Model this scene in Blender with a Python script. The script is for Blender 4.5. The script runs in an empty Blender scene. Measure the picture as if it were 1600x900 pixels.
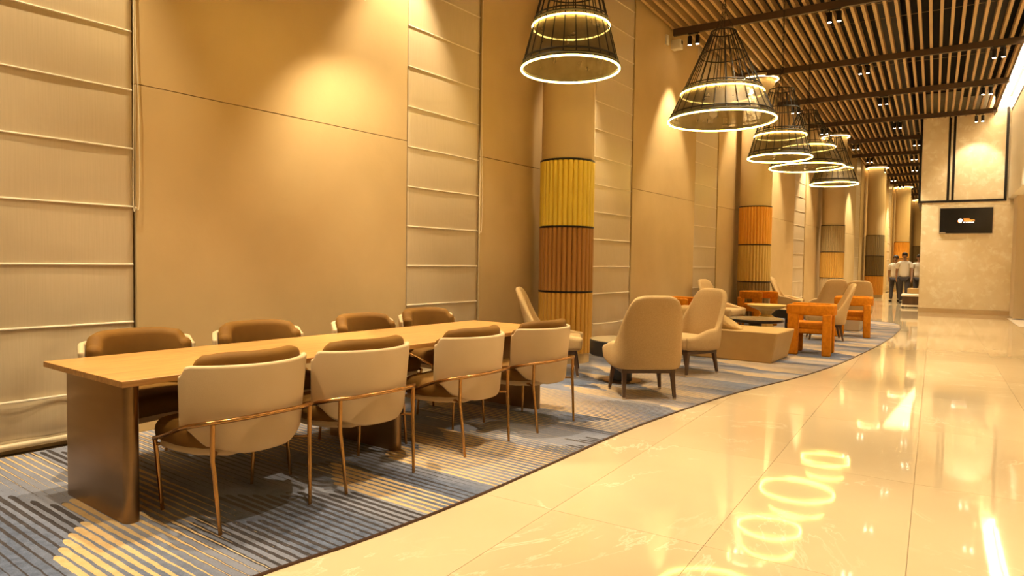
import bpy, bmesh, math, random
from mathutils import Vector, Matrix, Euler
from math import sin, cos, pi, radians as RD
random.seed(7)
S = bpy.context.scene
COL = S.collection

# ------------------------------------------------------------------ camera
F_PX, CAM_H = 1050.0, 1.30
cd = bpy.data.cameras.new('camera'); cam = bpy.data.objects.new('camera', cd); COL.objects.link(cam)
cd.sensor_width = 36.0; cd.lens = 36.0 * F_PX / 1600.0; cd.clip_start = .05; cd.clip_end = 300
cam.location = (0, 0, CAM_H)
# world Y runs along the left wall; the camera looks 36.7 deg to its left, 2.25 deg down, rolled .8 deg
cam.rotation_euler = (Matrix.Rotation(RD(36.7), 3, 'Z') @ Matrix.Rotation(RD(90 - 2.25), 3, 'X') @ Matrix.Rotation(RD(0.8), 3, 'Z')).to_euler()
S.camera = cam

# ------------------------------------------------------------------ light
TINT = (1.0, .69, .28)
SPOT = (1.0, .83, .54)
w = bpy.data.worlds.new('world'); S.world = w; w.use_nodes = True
bg = w.node_tree.nodes['Background']; bg.inputs[0].default_value = (1.0, .71, .30, 1); bg.inputs[1].default_value = .10
S.view_settings.view_transform = 'Standard'; S.view_settings.look = 'None'
S.view_settings.exposure = 1.0; S.view_settings.gamma = 1.0; S.view_settings.use_curve_mapping = False
GR = RD(4.6)                                   # the ceiling and floor grid is turned 4.6 deg from the left wall
def G(x, y, z=0.0):
    return Vector((x * cos(GR) - y * sin(GR), x * sin(GR) + y * cos(GR), z))
def area_light(name, loc, size, sizey, power, rot=(0, 0, 0), color=TINT):
    l = bpy.data.lights.new(name, 'AREA'); l.shape = 'RECTANGLE'; l.size = size; l.size_y = sizey
    l.energy = power; l.color = color
    o = bpy.data.objects.new(name, l); COL.objects.link(o); o.location = loc; o.rotation_euler = rot
    return o
def spot_light(name, loc, target, power, angle=60, blend=.5, size=.05, color=SPOT, parent=None):
    l = bpy.data.lights.new(name, 'SPOT'); l.energy = power; l.color = color
    l.spot_size = RD(angle); l.spot_blend = blend; l.shadow_soft_size = size
    o = bpy.data.objects.new(name, l); COL.objects.link(o)
    o.location = loc
    o.rotation_euler = (Vector(target) - Vector(loc)).to_track_quat('-Z', 'Y').to_euler()
    return o
# added fill lights: right of the frame, behind the camera, down the corridor
area_light('lobby_fill', (5.2, 8.0, 5.0), 3.0, 14.0, 330)
area_light('lobby_fill', (2.5, -3.5, 4.6), 5.0, 3.0, 120, (RD(-25), 0, 0))
area_light('lobby_fill', (3.6, 19.0, 5.0), 3.0, 8.0, 420)
area_light('lobby_fill', (-2.6, 38.0, 5.2), 3.0, 14.0, 330)

# ------------------------------------------------------------------ mesh helpers
class MB:
    def __init__(s): s.v = []; s.f = []
    def add(s, vs, fs):
        n = len(s.v); s.v += [tuple(p) for p in vs]; s.f += [tuple(i + n for i in f) for f in fs]; return s
    def box(s, x0, x1, y0, y1, z0, z1):
        return s.add([(x0,y0,z0),(x1,y0,z0),(x1,y1,z0),(x0,y1,z0),(x0,y0,z1),(x1,y0,z1),(x1,y1,z1),(x0,y1,z1)],
                     [(3,2,1,0),(4,5,6,7),(0,1,5,4),(1,2,6,5),(2,3,7,6),(3,0,4,7)])
    def frustum(s, c0, h0, c1, h1):             # tapered square post from rectangle (centre, half sizes) to another
        r = lambda c, h: [(c[0]-h[0],c[1]-h[1],c[2]),(c[0]+h[0],c[1]-h[1],c[2]),(c[0]+h[0],c[1]+h[1],c[2]),(c[0]-h[0],c[1]+h[1],c[2])]
        return s.add(r(c0,h0)+r(c1,h1), [(3,2,1,0),(4,5,6,7),(0,1,5,4),(1,2,6,5),(2,3,7,6),(3,0,4,7)])
    def lathe(s, prof, n=32, c=(0,0,0), cap=True):
        vs = []; fs = []; m = len(prof)
        for r, z in prof:
            for k in range(n):
                a = 2*pi*k/n; vs.append((c[0]+r*cos(a), c[1]+r*sin(a), c[2]+z))
        for i in range(m-1):
            for k in range(n):
                k2 = (k+1) % n; fs.append((i*n+k, i*n+k2, (i+1)*n+k2, (i+1)*n+k))
        if cap:
            fs.append(tuple(reversed(range(n)))); fs.append(tuple(range((m-1)*n, m*n)))
        return s.add(vs, fs)
    def loft(s, secs, closed=False, caps=True):
        n = len(secs[0]); m = len(secs); vs = [p for q in secs for p in q]; fs = []
        for i in range(m if closed else m-1):
            j = (i+1) % m
            for k in range(n):
                k2 = (k+1) % n; fs.append((i*n+k, i*n+k2, j*n+k2, j*n+k))
        if caps and not closed:
            fs.append(tuple(reversed(range(n)))); fs.append(tuple(range((m-1)*n, m*n)))
        return s.add(vs, fs)
    def tube(s, pts, r, n=8, closed=False):
        pts = [Vector(p) for p in pts]; m = len(pts); secs = []; prev = None
        rr = r if isinstance(r, (list, tuple)) else [r]*m
        for i, p in enumerate(pts):
            if closed: t = pts[(i+1) % m] - pts[i-1]
            else: t = pts[min(i+1, m-1)] - pts[max(i-1, 0)]
            t.normalize()
            if prev is None:
                u = t.orthogonal().normalized()
            else:
                u = (prev - t*prev.dot(t)).normalized()
            prev = u; v = t.cross(u)
            secs.append([p + u*rr[i]*cos(2*pi*k/n) + v*rr[i]*sin(2*pi*k/n) for k in range(n)])
        if closed:                                       # parallel transport twist on closed flat loops is negligible
            return s.loft(secs, closed=True)
        return s.loft(secs)
    def torus(s, R, r, z=0, n=48, m=8, c=(0, 0)):
        secs = []
        for i in range(n):
            a = 2*pi*i/n
            secs.append([(c[0]+(R+r*cos(b))*cos(a), c[1]+(R+r*cos(b))*sin(a), z+r*sin(b)) for b in [2*pi*k/m for k in range(m)]])
        return s.loft(secs, closed=True)
    def rbox(s, a, r, n=(3, 3, 3), c=(0, 0, 0), warp=None):
        """rounded box, half sizes a, edge radius r, n inner cells per axis"""
        ax = []
        for i in range(3):
            q = a[i]-r; e = [a[i]-r*(1-math.tan(RD(t))) if t < 45 else a[i] for t in (0, 24)]
            # corner samples q+r*tan
            cs = [q + r*math.tan(RD(t)) for t in (15, 30, 45)]
            inner = [-q + 2*q*k/n[i] for k in range(n[i]+1)] if q > 1e-6 else [0.0]
            ax.append([-x for x in reversed(cs)] + inner + cs)
        idx = {}; vs = []; fs = []
        def V(p):
            k = (round(p[0], 6), round(p[1], 6), round(p[2], 6))
            if k not in idx:
                inn = [max(-(a[i]-r), min(a[i]-r, p[i])) for i in range(3)]
                d = Vector([p[i]-inn[i] for i in range(3)]); d.normalize()
                q = Vector(inn)+d*r + Vector(c)
                if warp: q = warp(Vector(q))
                idx[k] = len(vs); vs.append(tuple(q))
            return idx[k]
        for i in range(3):
            j, k = (i+1) % 3, (i+2) % 3
            for sg in (-1, 1):
                for u0, u1 in zip(ax[j], ax[j][1:]):
                    for v0, v1 in zip(ax[k], ax[k][1:]):
                        q = []
                        for (uu, vv) in ((u0,v0),(u1,v0),(u1,v1),(u0,v1)):
                            p = [0,0,0]; p[i] = sg*a[i]; p[j] = uu; p[k] = vv; q.append(V(p))
                        if sg < 0: q.reverse()
                        if len(set(q)) == 4: fs.append(tuple(q))
        return s.add(vs, fs)
    def prism(s, poly, z0, z1):
        n = len(poly); vs = [(x,y,z0) for x,y in poly]+[(x,y,z1) for x,y in poly]
        fs = [tuple(reversed(range(n))), tuple(range(n, 2*n))]+[(i,(i+1)%n,n+(i+1)%n,n+i) for i in range(n)]
        return s.add(vs, fs)
    def xf(s, M):
        s.v = [tuple(M @ Vector(p)) for p in s.v]; return s
    def mesh(s, name, mat, smooth=None):
        me = bpy.data.meshes.new(name); me.from_pydata(s.v, [], s.f); me.update()
        if mat: me.materials.append(mat)
        if smooth:
            bm = bmesh.new(); bm.from_mesh(me); bmesh.ops.recalc_face_normals(bm, faces=bm.faces); bm.to_mesh(me); bm.free()
            me.polygons.foreach_set('use_smooth', [True]*len(me.polygons))
            me.set_sharp_from_angle(angle=RD(smooth))
        return me
def ob(name, mb, mat, parent=None, smooth=40, loc=None, bevel=0):
    me = mb if isinstance(mb, bpy.types.Mesh) else mb.mesh(name, mat, smooth)
    o = bpy.data.objects.new(name, me); COL.objects.link(o)
    if parent: o.parent = parent
    if loc is not None: o.location = loc
    if bevel:
        m = o.modifiers.new('bevel', 'BEVEL'); m.width = bevel; m.segments = 2; m.limit_method = 'ANGLE'
    return o
def tag(o, label, cat, group=None):
    o['label'] = label; o['category'] = cat
    if group: o['group'] = group
    return o
def thing(name, label, cat, loc=(0,0,0), rz=0, group=None):
    o = bpy.data.objects.new(name, None); COL.objects.link(o); o.location = loc; o.rotation_euler = (0,0,rz)
    o.empty_display_size = .1
    return tag(o, label, cat, group)
def struct(o): o['kind'] = 'structure'; return o
def part_label(o, l): o['label'] = l; return o
def dup(root, loc, rz, label, group=None, cat=None):
    r = root.copy(); COL.objects.link(r); r.location = loc; r.rotation_euler = (0,0,rz); r['label'] = label
    if group: r['group'] = group
    for ch in list(root.children):
        c = ch.copy(); COL.objects.link(c); c.parent = r
        for g in list(ch.children):
            d = g.copy(); COL.objects.link(d); d.parent = c
    return r
def sm(x): x = max(0, min(1, x)); return x*x*(3-2*x)
def rrect(th, h, r, n=4):                        # rounded rectangle loop in (thickness, height), lower edge at 0
    r = min(r, th/2*.999, h/2*.999); pts = []
    for cx, cz, a0 in ((th/2-r, r, -90), (th/2-r, h-r, 0), (-th/2+r, h-r, 90), (-th/2+r, r, 180)):
        for k in range(n+1):
            a = RD(a0+90*k/n); pts.append((cx+r*cos(a), cz+r*sin(a)))
    return pts
def wall_loft(mb, path, th, zb, zt, r, warp=None, endn=4, nsub=5):
    """a padded wall of thickness th following PATH (x,y), from zb(u) to zt(u), rounded edges and ends; u in -1..1"""
    P = [Vector((x, y, 0)) for x, y in path]; m = len(P)
    L = [0]
    for i in range(1, m): L.append(L[-1]+(P[i]-P[i-1]).length)
    secs = []
    def sec(p, nrm, u, sc, push=0):
        b, t = zb(u), zt(u); h = t-b; q = []
        for dn, dz in rrect(th*sc, h-(1-sc)*th*.9, r*max(sc, .05)):
            v = p + nrm*dn; v.z = b+(1-sc)*th*.45+dz
            q.append(warp(v, u) if warp else v)
        # densify the flat sides so that warps bend them
        out = []
        for i in range(len(q)):
            out.append(q[i])
        return out
    for i in range(m):
        t = (P[min(i+1, m-1)]-P[max(i-1, 0)]).normalized(); nrm = Vector((t.y, -t.x, 0)); u = -1+2*L[i]/L[-1]
        if i == 0:
            for k in range(endn):
                a = pi/2*k/endn; secs.append(sec(P[0]-t*th/2*cos(a), nrm, -1, max(.08, sin(a))))
        secs.append(sec(P[i], nrm, u, 1))
        if i == m-1:
            for k in reversed(range(endn)):
                a = pi/2*k/endn; secs.append(sec(P[i]+t*th/2*cos(a), nrm, 1, max(.08, sin(a))))
    return mb.loft(secs)
def arc_path(R, a0, a1, n, cy=0):                # arc around (0,cy); angle 0 points to -y (the back)
    return [(R*sin(RD(a0+(a1-a0)*k/n)), cy-R*cos(RD(a0+(a1-a0)*k/n))) for k in range(n+1)]
def smooth_poly(pts, n=8, closed=False):
    out = []; m = len(pts)
    for i in range(m-1):
        p0, p1, p2, p3 = pts[max(i-1,0)], pts[i], pts[i+1], pts[min(i+2,m-1)]
        for k in range(n):
            t = k/n
            out.append(tuple(.5*((2*p1[j])+(-p0[j]+p2[j])*t+(2*p0[j]-5*p1[j]+4*p2[j]-p3[j])*t*t+(-p0[j]+3*p1[j]-3*p2[j]+p3[j])*t**3) for j in range(len(p1))))
    out.append(tuple(pts[-1])); return out

# ------------------------------------------------------------------ materials
def mat(name, color, rough=.6, metal=0, spec=.5, emit=None, es=0, sheen=0, coat=0, alpha=1, noise=None, bump=None, coords='Object', wave=None):
    """noise = (scale, second colour, amount, detail, stretch); bump = (scale, strength)"""
    m = bpy.data.materials.new(name); m.use_nodes = True; nt = m.node_tree; b = nt.nodes['Principled BSDF']
    b.inputs['Base Color'].default_value = (*color, 1); b.inputs['Roughness'].default_value = rough
    b.inputs['Metallic'].default_value = metal; b.inputs['Specular IOR Level'].default_value = spec
    if emit: b.inputs['Emission Color'].default_value = (*emit, 1); b.inputs['Emission Strength'].default_value = es
    if sheen: b.inputs['Sheen Weight'].default_value = sheen; b.inputs['Sheen Tint'].default_value = (*color, 1); b.inputs['Sheen Roughness'].default_value = .4
    if coat: b.inputs['Coat Weight'].default_value = coat
    if alpha < 1: b.inputs['Alpha'].default_value = alpha
    tc = nt.nodes.new('ShaderNodeTexCoord')
    if noise:
        sc, c2, amt, det, st = noise
        mp = nt.nodes.new('ShaderNodeMapping'); mp.inputs['Scale'].default_value = st
        nt.links.new(tc.outputs[coords], mp.inputs[0])
        nz = nt.nodes.new('ShaderNodeTexNoise'); nz.inputs['Scale'].default_value = sc; nz.inputs['Detail'].default_value = det
        nt.links.new(mp.outputs[0], nz.inputs['Vector'])
        rp = nt.nodes.new('ShaderNodeMapRange'); rp.inputs[1].default_value = .35; rp.inputs[2].default_value = .68; rp.inputs[4].default_value = amt
        nt.links.new(nz.outputs[0], rp.inputs[0])
        mx = nt.nodes.new('ShaderNodeMix'); mx.data_type = 'RGBA'; mx.inputs[6].default_value = (*color, 1); mx.inputs[7].default_value = (*c2, 1)
        nt.links.new(rp.outputs[0], mx.inputs[0]); nt.links.new(mx.outputs[2], b.inputs['Base Color'])
    if bump:
        n2 = nt.nodes.new('ShaderNodeTexNoise'); n2.inputs['Scale'].default_value = bump[0]; n2.inputs['Detail'].default_value = 3
        if len(bump) > 2:
            mp2 = nt.nodes.new('ShaderNodeMapping'); mp2.inputs['Scale'].default_value = bump[2]
            nt.links.new(tc.outputs[coords], mp2.inputs[0]); nt.links.new(mp2.outputs[0], n2.inputs['Vector'])
        else: nt.links.new(tc.outputs[coords], n2.inputs['Vector'])
        bp = nt.nodes.new('ShaderNodeBump'); bp.inputs['Strength'].default_value = bump[1]; bp.inputs['Distance'].default_value = .01
        nt.links.new(n2.outputs[0], bp.inputs['Height']); nt.links.new(bp.outputs[0], b.inputs['Normal'])
    return m
one = (1, 1, 1)
M = dict(
 plaster=mat('plaster', (.60,.43,.215), .75, spec=.15, noise=(1.1, (.50,.35,.165), .7, 6, one), bump=(14, .12)),
 wall_back=mat('wall_back', (.30,.22,.13), .9),
 linen=mat('linen', (.57,.45,.29), .38, sheen=.1, noise=(3, (.51,.40,.25), .6, 3, (1,40,1)), bump=(3.0, .5, (1,1.2,1.4))),
 rod=mat('rod_cloth', (.76,.65,.48), .5),
 cord=mat('cord', (.72,.60,.40), .7),
 column=mat('column_plaster', (.58,.43,.23), .7, spec=.15, noise=(2.5, (.54,.41,.22), .6, 5, one), bump=(30, .08)),
 black=mat('black_metal', (.018,.014,.012), .4, .6),
 cage=mat('cage_metal', (.016,.011,.007), .6, .2),
 bronze=mat('bronze', (.50,.26,.085), .22, .95),
 bronze_panel=mat('bronze_panel', (.34,.21,.10), .30, .95, noise=(1.5, (.22,.125,.05), .6, 4, (1,1,4))),
 led=mat('led', (1,.8,.4), .5, emit=(1.0,.66,.14), es=19),
 lens=mat('lens', (1,.9,.7), .5, emit=(1.0,.82,.55), es=22),
 cap_led=mat('cap_led', (1,.9,.6), .5, emit=(1.0,.72,.32), es=9),
 darkwood=mat('dark_wood', (.085,.042,.022), .4, noise=(6, (.13,.07,.035), .8, 3, (1,1,.1))),
 legcap=mat('leg_cap', (.55,.42,.28), .4),
 velvet_beige=mat('velvet_beige', (.58,.42,.245), .7, spec=.15, sheen=.08, noise=(3, (.51,.36,.19), .5, 3, one), bump=(250, .12)),
 velvet_brown=mat('velvet_brown', (.150,.066,.010), .7, spec=.15, sheen=.05, noise=(4, (.20,.095,.018), .7, 3, one), bump=(250, .12)),
 tweed=mat('tweed_cream', (.57,.39,.19), .85, spec=.15, sheen=.05, noise=(120, (.46,.30,.13), .6, 2, one), bump=(320, .3)),
 tweed_olive=mat('tweed_olive', (.36,.29,.13), .85, spec=.15, sheen=.3, noise=(120, (.28,.22,.10), .6, 2, one), bump=(320, .3)),
 boucle=mat('orange_boucle', (.60,.205,.008), .9, spec=.15, sheen=.05, noise=(22, (.40,.125,.004), .7, 4, one), bump=(120, .5)),
 leather=mat('sofa_fabric', (.54,.35,.14), .45, spec=.15, sheen=.03, noise=(5, (.48,.30,.115), .6, 3, one), bump=(200, .12)),
 tan_pouf=mat('pouf_fabric', (.52,.43,.30), .7),
 tabletop_gloss=mat('table_stone', (.36,.28,.16), .18, noise=(5, (.28,.2,.11), .5, 4, one)),
 black_gloss=mat('black_lacquer', (.012,.010,.009), .3),
 mustard=mat('mustard_lacquer', (.60,.42,.13), .45),
 slat=mat('slat', (.50,.33,.155), .5, noise=(3, (.42,.27,.12), .7, 3, (6,.3,6))),
 beam=mat('beam', (.070,.040,.022), .5),
 plenum=mat('plenum', (.012,.010,.009), .95),
 duct=mat('duct', (.022,.018,.014), .6),
 conduit=mat('conduit', (.30,.22,.14), .4, .6),
 white=mat('white_plaster', (.86,.80,.68), .7),
 white_plastic=mat('white_plastic', (.75,.70,.60), .4),
 cove=mat('cove', (.90,.84,.72), .7),
 screen=mat('screen', (.010,.008,.008), .12, spec=.6),
 tvframe=mat('tv_frame', (.25,.20,.15), .3, .7),
 logo_white=mat('logo_white', (.9,.9,.9), .5, emit=(1,.92,.85), es=1.3),
 logo_orange=mat('logo_orange', (.9,.35,.05), .5, emit=(1,.30,.04), es=1.0),
 sticker=mat('sticker', (.55,.42,.30), .5),
 tv_plinth=mat('plinth_stone', (.55,.40,.22), .4),  # browner stone for the plinth of the TV wall
 pier=mat('pier_panel', (.66,.54,.38), .6, bump=(60,.05)),
 rug_trim=mat('rug_trim', (.085,.045,.03), .35, .6),
 skin=mat('skin', (.30,.16,.09), .6), shirt=mat('shirt', (.72,.66,.58), .8, bump=(40,.2)), trousers=mat('trousers', (.045,.038,.042), .8),
 hair=mat('hair', (.02,.013,.01), .6), shoe=mat('shoe', (.03,.025,.02), .4), eye=mat('eye', (.02,.02,.02), .2),
 mat_light=mat('mat_light', (.66,.58,.48), .9, noise=(60, (.50,.43,.35), .8, 2, one)), mat_dark=mat('mat_dark', (.05,.035,.025), .9),
)
def wood_mat():
    m = bpy.data.materials.new('oak_top'); m.use_nodes = True; nt = m.node_tree; b = nt.nodes['Principled BSDF']
    tc = nt.nodes.new('ShaderNodeTexCoord'); mp = nt.nodes.new('ShaderNodeMapping'); mp.inputs['Scale'].default_value = (26, 1.1, 10)
    nt.links.new(tc.outputs['Object'], mp.inputs[0])
    n = nt.nodes.new('ShaderNodeTexNoise'); n.inputs['Scale'].default_value = 2.2; n.inputs['Detail'].default_value = 7; n.inputs['Roughness'].default_value = .65; n.inputs['Distortion'].default_value = .4
    nt.links.new(mp.outputs[0], n.inputs['Vector'])
    r = nt.nodes.new('ShaderNodeValToRGB'); r.color_ramp.elements[0].position = .34; r.color_ramp.elements[0].color = (.34,.15,.04,1)
    r.color_ramp.elements[1].position = .62; r.color_ramp.elements[1].color = (.54,.27,.075,1)
    nt.links.new(n.outputs[0], r.inputs[0]); nt.links.new(r.outputs[0], b.inputs['Base Color']); b.inputs['Roughness'].default_value = .38
    return m
M['oak'] = wood_mat()
def marble(name, base, vein, rough, scale=.9, cloud=None, vw=.035):
    m = bpy.data.materials.new(name); m.use_nodes = True; nt = m.node_tree; b = nt.nodes['Principled BSDF']; N = nt.nodes.new; K = nt.links.new
    g = N('ShaderNodeNewGeometry'); oi = N('ShaderNodeObjectInfo')
    add = N('ShaderNodeVectorMath'); add.operation = 'MULTIPLY_ADD'; K(oi.outputs['Random'], add.inputs[0]); add.inputs[1].default_value = (17, 31, 5); K(g.outputs['Position'], add.inputs[2])
    nz = N('ShaderNodeTexNoise'); nz.inputs['Scale'].default_value = scale; nz.inputs['Detail'].default_value = 9; nz.inputs['Roughness'].default_value = .62; nz.inputs['Distortion'].default_value = 1.2
    K(add.outputs[0], nz.inputs['Vector'])
    s = N('ShaderNodeMath'); s.operation = 'SUBTRACT'; s.inputs[1].default_value = .5; K(nz.outputs[0], s.inputs[0])
    a = N('ShaderNodeMath'); a.operation = 'ABSOLUTE'; K(s.outputs[0], a.inputs[0])
    mr = N('ShaderNodeMapRange'); mr.inputs[1].default_value = 0; mr.inputs[2].default_value = vw; mr.inputs[3].default_value = 1; mr.inputs[4].default_value = 0; K(a.outputs[0], mr.inputs[0])
    n3 = N('ShaderNodeTexNoise'); n3.inputs['Scale'].default_value = scale*1.7; n3.inputs['Detail'].default_value = 2; K(add.outputs[0], n3.inputs['Vector'])
    gate = N('ShaderNodeMapRange'); gate.inputs[1].default_value = .48; gate.inputs[2].default_value = .66; K(n3.outputs[0], gate.inputs[0])
    mu = N('ShaderNodeMath'); mu.operation = 'MULTIPLY'; K(mr.outputs[0], mu.inputs[0]); K(gate.outputs[0], mu.inputs[1])
    n2 = N('ShaderNodeTexNoise'); n2.inputs['Scale'].default_value = scale*.8; n2.inputs['Detail'].default_value = 5; K(add.outputs[0], n2.inputs['Vector'])
    c = N('ShaderNodeMix'); c.data_type = 'RGBA'; c.inputs[6].default_value = (*base,1); c.inputs[7].default_value = (*(cloud or base),1)
    mr2 = N('ShaderNodeMapRange'); mr2.inputs[1].default_value = .38; mr2.inputs[2].default_value = .64; K(n2.outputs[0], mr2.inputs[0]); K(mr2.outputs[0], c.inputs[0])
    d = N('ShaderNodeMix'); d.data_type = 'RGBA'; K(mu.outputs[0], d.inputs[0]); K(c.outputs[2], d.inputs[6]); d.inputs[7].default_value = (*vein,1)
    K(d.outputs[2], b.inputs['Base Color']); b.inputs['Roughness'].default_value = rough
    return m, nt, b
M['marble_floor'], nt, b = marble('marble_floor', (.62,.49,.31), (.73,.62,.43), .045, .75, (.57,.44,.27), .010)
nz = nt.nodes.new('ShaderNodeTexNoise'); nz.inputs['Scale'].default_value = 3.0; g = nt.nodes.new('ShaderNodeNewGeometry')
nt.links.new(g.outputs['Position'], nz.inputs['Vector']); bp = nt.nodes.new('ShaderNodeBump'); bp.inputs['Strength'].default_value = .03; bp.inputs['Distance'].default_value = .02
nt.links.new(nz.outputs[0], bp.inputs['Height']); nt.links.new(bp.outputs[0], b.inputs['Normal']); b.inputs['Specular IOR Level'].default_value = .75
M['stone_wall'], nt, b = marble('stone_wall', (.82,.70,.49), (.92,.84,.66), .4, 3.2, (.76,.63,.41), .12)
M['grout'] = mat('grout', (.60,.47,.29), .5)

def rug_mat():
    m = bpy.data.materials.new('rug_pile'); m.use_nodes = True; nt = m.node_tree; b = nt.nodes['Principled BSDF']; N = nt.nodes.new; K = nt.links.new
    def val(s, out):
        if isinstance(s, (int, float)): out.default_value = s
        else: K(s, out)
    def ma(op, a, b_=0, c=0, clamp=False):
        n = N('ShaderNodeMath'); n.operation = op; n.use_clamp = clamp; val(a, n.inputs[0]); val(b_, n.inputs[1])
        if len(n.inputs) > 2: val(c, n.inputs[2])
        return n.outputs[0]
    def wn(a, b_):
        c = N('ShaderNodeCombineXYZ'); val(a, c.inputs[0]); val(b_, c.inputs[1])
        n = N('ShaderNodeTexWhiteNoise'); n.noise_dimensions = '2D'; K(c.outputs[0], n.inputs['Vector']); return n.outputs['Value']
    def noise(sc, det=3, st=(1,1,1), rg=.5):
        mp = N('ShaderNodeMapping'); mp.inputs['Scale'].default_value = st; K(geo.outputs['Object'], mp.inputs[0])
        n = N('ShaderNodeTexNoise'); n.inputs['Scale'].default_value = sc; n.inputs['Detail'].default_value = det; n.inputs['Roughness'].default_value = rg
        K(mp.outputs[0], n.inputs['Vector']); return n.outputs[0]
    geo = N('ShaderNodeTexCoord'); sx = N('ShaderNodeSeparateXYZ'); K(geo.outputs['Object'], sx.inputs[0])
    wob = ma('MULTIPLY', ma('SUBTRACT', noise(14, 2), .5), .012)
    X = sx.outputs[0]; Y = ma('ADD', sx.outputs[1], wob)
    P = .0455
    q = ma('DIVIDE', Y, P); k = ma('FLOOR', q); fv = ma('ABSOLUTE', ma('SUBTRACT', ma('FRACT', q), .5))
    def layer(gsz, L, seed, thresh, shear, wmax, taper, jit=.05):
        g = ma('FLOOR', ma('DIVIDE', k, gsz)); kk = ma('SUBTRACT', k, ma('MULTIPLY', g, gsz))
        r1 = wn(g, seed); r2 = wn(k, seed+3.3)
        s = ma('SUBTRACT', ma('SUBTRACT', X, ma('MULTIPLY', kk, -shear)), ma('ADD', ma('MULTIPLY', r1, L), ma('MULTIPLY', r2, jit)))
        t = ma('DIVIDE', s, L); seg = ma('FLOOR', t); t = ma('FRACT', t)
        pres = ma('GREATER_THAN', wn(g, ma('ADD', seg, seed+7.7)), thresh)
        wid = ma('MULTIPLY', ma('MAXIMUM', ma('SUBTRACT', 1, ma('POWER', ma('DIVIDE', t, taper), 1.0)), 0), wmax)
        head = ma('POWER', ma('MINIMUM', ma('DIVIDE', t, .030/L), 1), .5)
        wid = ma('MULTIPLY', wid, head)
        wid = ma('ADD', wid, ma('MULTIPLY', ma('SUBTRACT', rag, .5), .10))
        return ma('MULTIPLY', ma('MULTIPLY', ma('LESS_THAN', fv, wid), pres), ma('GREATER_THAN', wid, .015))
    rag = noise(60, 3)
    gold = layer(6, 2.1, 14.0, .36, .065, .40, .80)
    gold2 = layer(4, 1.5, 57.0, .55, -.05, .18, .9)
    dark = layer(7, 1.9, 29.0, .12, -.05, .33, .97, .12)
    mott = noise(16, 8, (1,1,1), .8); mr = N('ShaderNodeMapRange'); mr.inputs[1].default_value = .38; mr.inputs[2].default_value = .62; K(mott, mr.inputs[0])
    bandn = noise(1.1, 3, (.25, 1.5, 1)); mr2 = N('ShaderNodeMapRange'); mr2.inputs[1].default_value = .45; mr2.inputs[2].default_value = .60; K(bandn, mr2.inputs[0])
    speck = noise(170, 2); 
    def mix(f, a, b_):
        n = N('ShaderNodeMix'); n.data_type = 'RGBA'; val(f, n.inputs[0])
        for s, i in ((a, 6), (b_, 7)):
            if isinstance(s, tuple): n.inputs[i].default_value = (*s, 1)
            else: K(s, n.inputs[i])
        return n.outputs[2]
    base = mix(mr.outputs[0], (.050,.066,.118), (.115,.142,.225))
    base = mix(ma('MULTIPLY', mr2.outputs[0], .75), base, (.24,.24,.29))
    base = mix(ma('MULTIPLY', ma('GREATER_THAN', speck, .66), .5), base, (.03,.035,.06))
    base = mix(dark, base, mix(mr.outputs[0], (.016,.012,.017), (.042,.034,.042)))
    base = mix(gold2, base, (.52,.40,.25))
    base = mix(gold, base, mix(mr.outputs[0], (.50,.32,.135), (.58,.40,.20)))
    K(base, b.inputs['Base Color']); b.inputs['Roughness'].default_value = .95; b.inputs['Specular IOR Level'].default_value = .15
    b.inputs['Sheen Weight'].default_value = .25
    bp = N('ShaderNodeBump'); bp.inputs['Strength'].default_value = .5; bp.inputs['Distance'].default_value = .004
    K(noise(260, 2), bp.inputs['Height']); K(bp.outputs[0], b.inputs['Normal'])
    return m
M['rug'] = rug_mat()
def gauze_mat():
    m = bpy.data.materials.new('mesh_gauze'); m.use_nodes = True; nt = m.node_tree; b = nt.nodes['Principled BSDF']
    b.inputs['Base Color'].default_value = (.17,.12,.06,1); b.inputs['Roughness'].default_value = .6; b.inputs['Metallic'].default_value = .3
    tc = nt.nodes.new('ShaderNodeTexCoord')
    n = nt.nodes.new('ShaderNodeTexNoise'); n.inputs['Scale'].default_value = 7; nt.links.new(tc.outputs['Object'], n.inputs['Vector'])
    mr = nt.nodes.new('ShaderNodeMapRange'); mr.inputs[1].default_value = .3; mr.inputs[2].default_value = .7; mr.inputs[3].default_value = .66; mr.inputs[4].default_value = .92
    nt.links.new(n.outputs[0], mr.inputs[0]); nt.links.new(mr.outputs[0], b.inputs['Alpha'])
    return m
M['gauze'] = gauze_mat()

# ------------------------------------------------------------------ setting: floor
WX = -5.15                                        # wall face
ZC = 5.55                                         # underside of the ceiling slats
floor = struct(ob('floor', MB().box(-8, 7.5, -8, 62, -.16, -.012), M['grout'])); floor.rotation_euler = (0, 0, GR)
tx, ty, tj = .80, 1.60, .0012
tile_me = MB().box(-tx/2+tj, tx/2-tj, -ty/2+tj, ty/2-tj, -.0125, 0).mesh('floor_tile', M['marble_floor'], 30)
rest = MB(); n_t = 0
cells = []
for j in range(-2, 38):
    for i in range(-8, 9):
        cx, cy = -.06+tx*(i+.5), 3.07+ty*(j+.5-1)
        p = G(cx, cy)
        if p.x < -5.6 or (p.x < -2.9 and 0 < p.y < 17.0) or (p.x < -3.5 and p.y <= 0): continue
        if cy > 23.5 and cx > -.1 + .5: continue
        cells.append((p.length + (0 if p.y > 1 and p.x < 2.5+p.y*.1 else 30), cx, cy))
cells.sort()
for d, cx, cy in cells:
    if n_t < 230:
        o = ob('floor_tile', tile_me, None, floor); o.location = (cx, cy, 0); n_t += 1
    else:
        rest.box(cx-tx/2+tj, cx+tx/2-tj, cy-ty/2+tj, cy+ty/2-tj, -.0125, 0)
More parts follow.
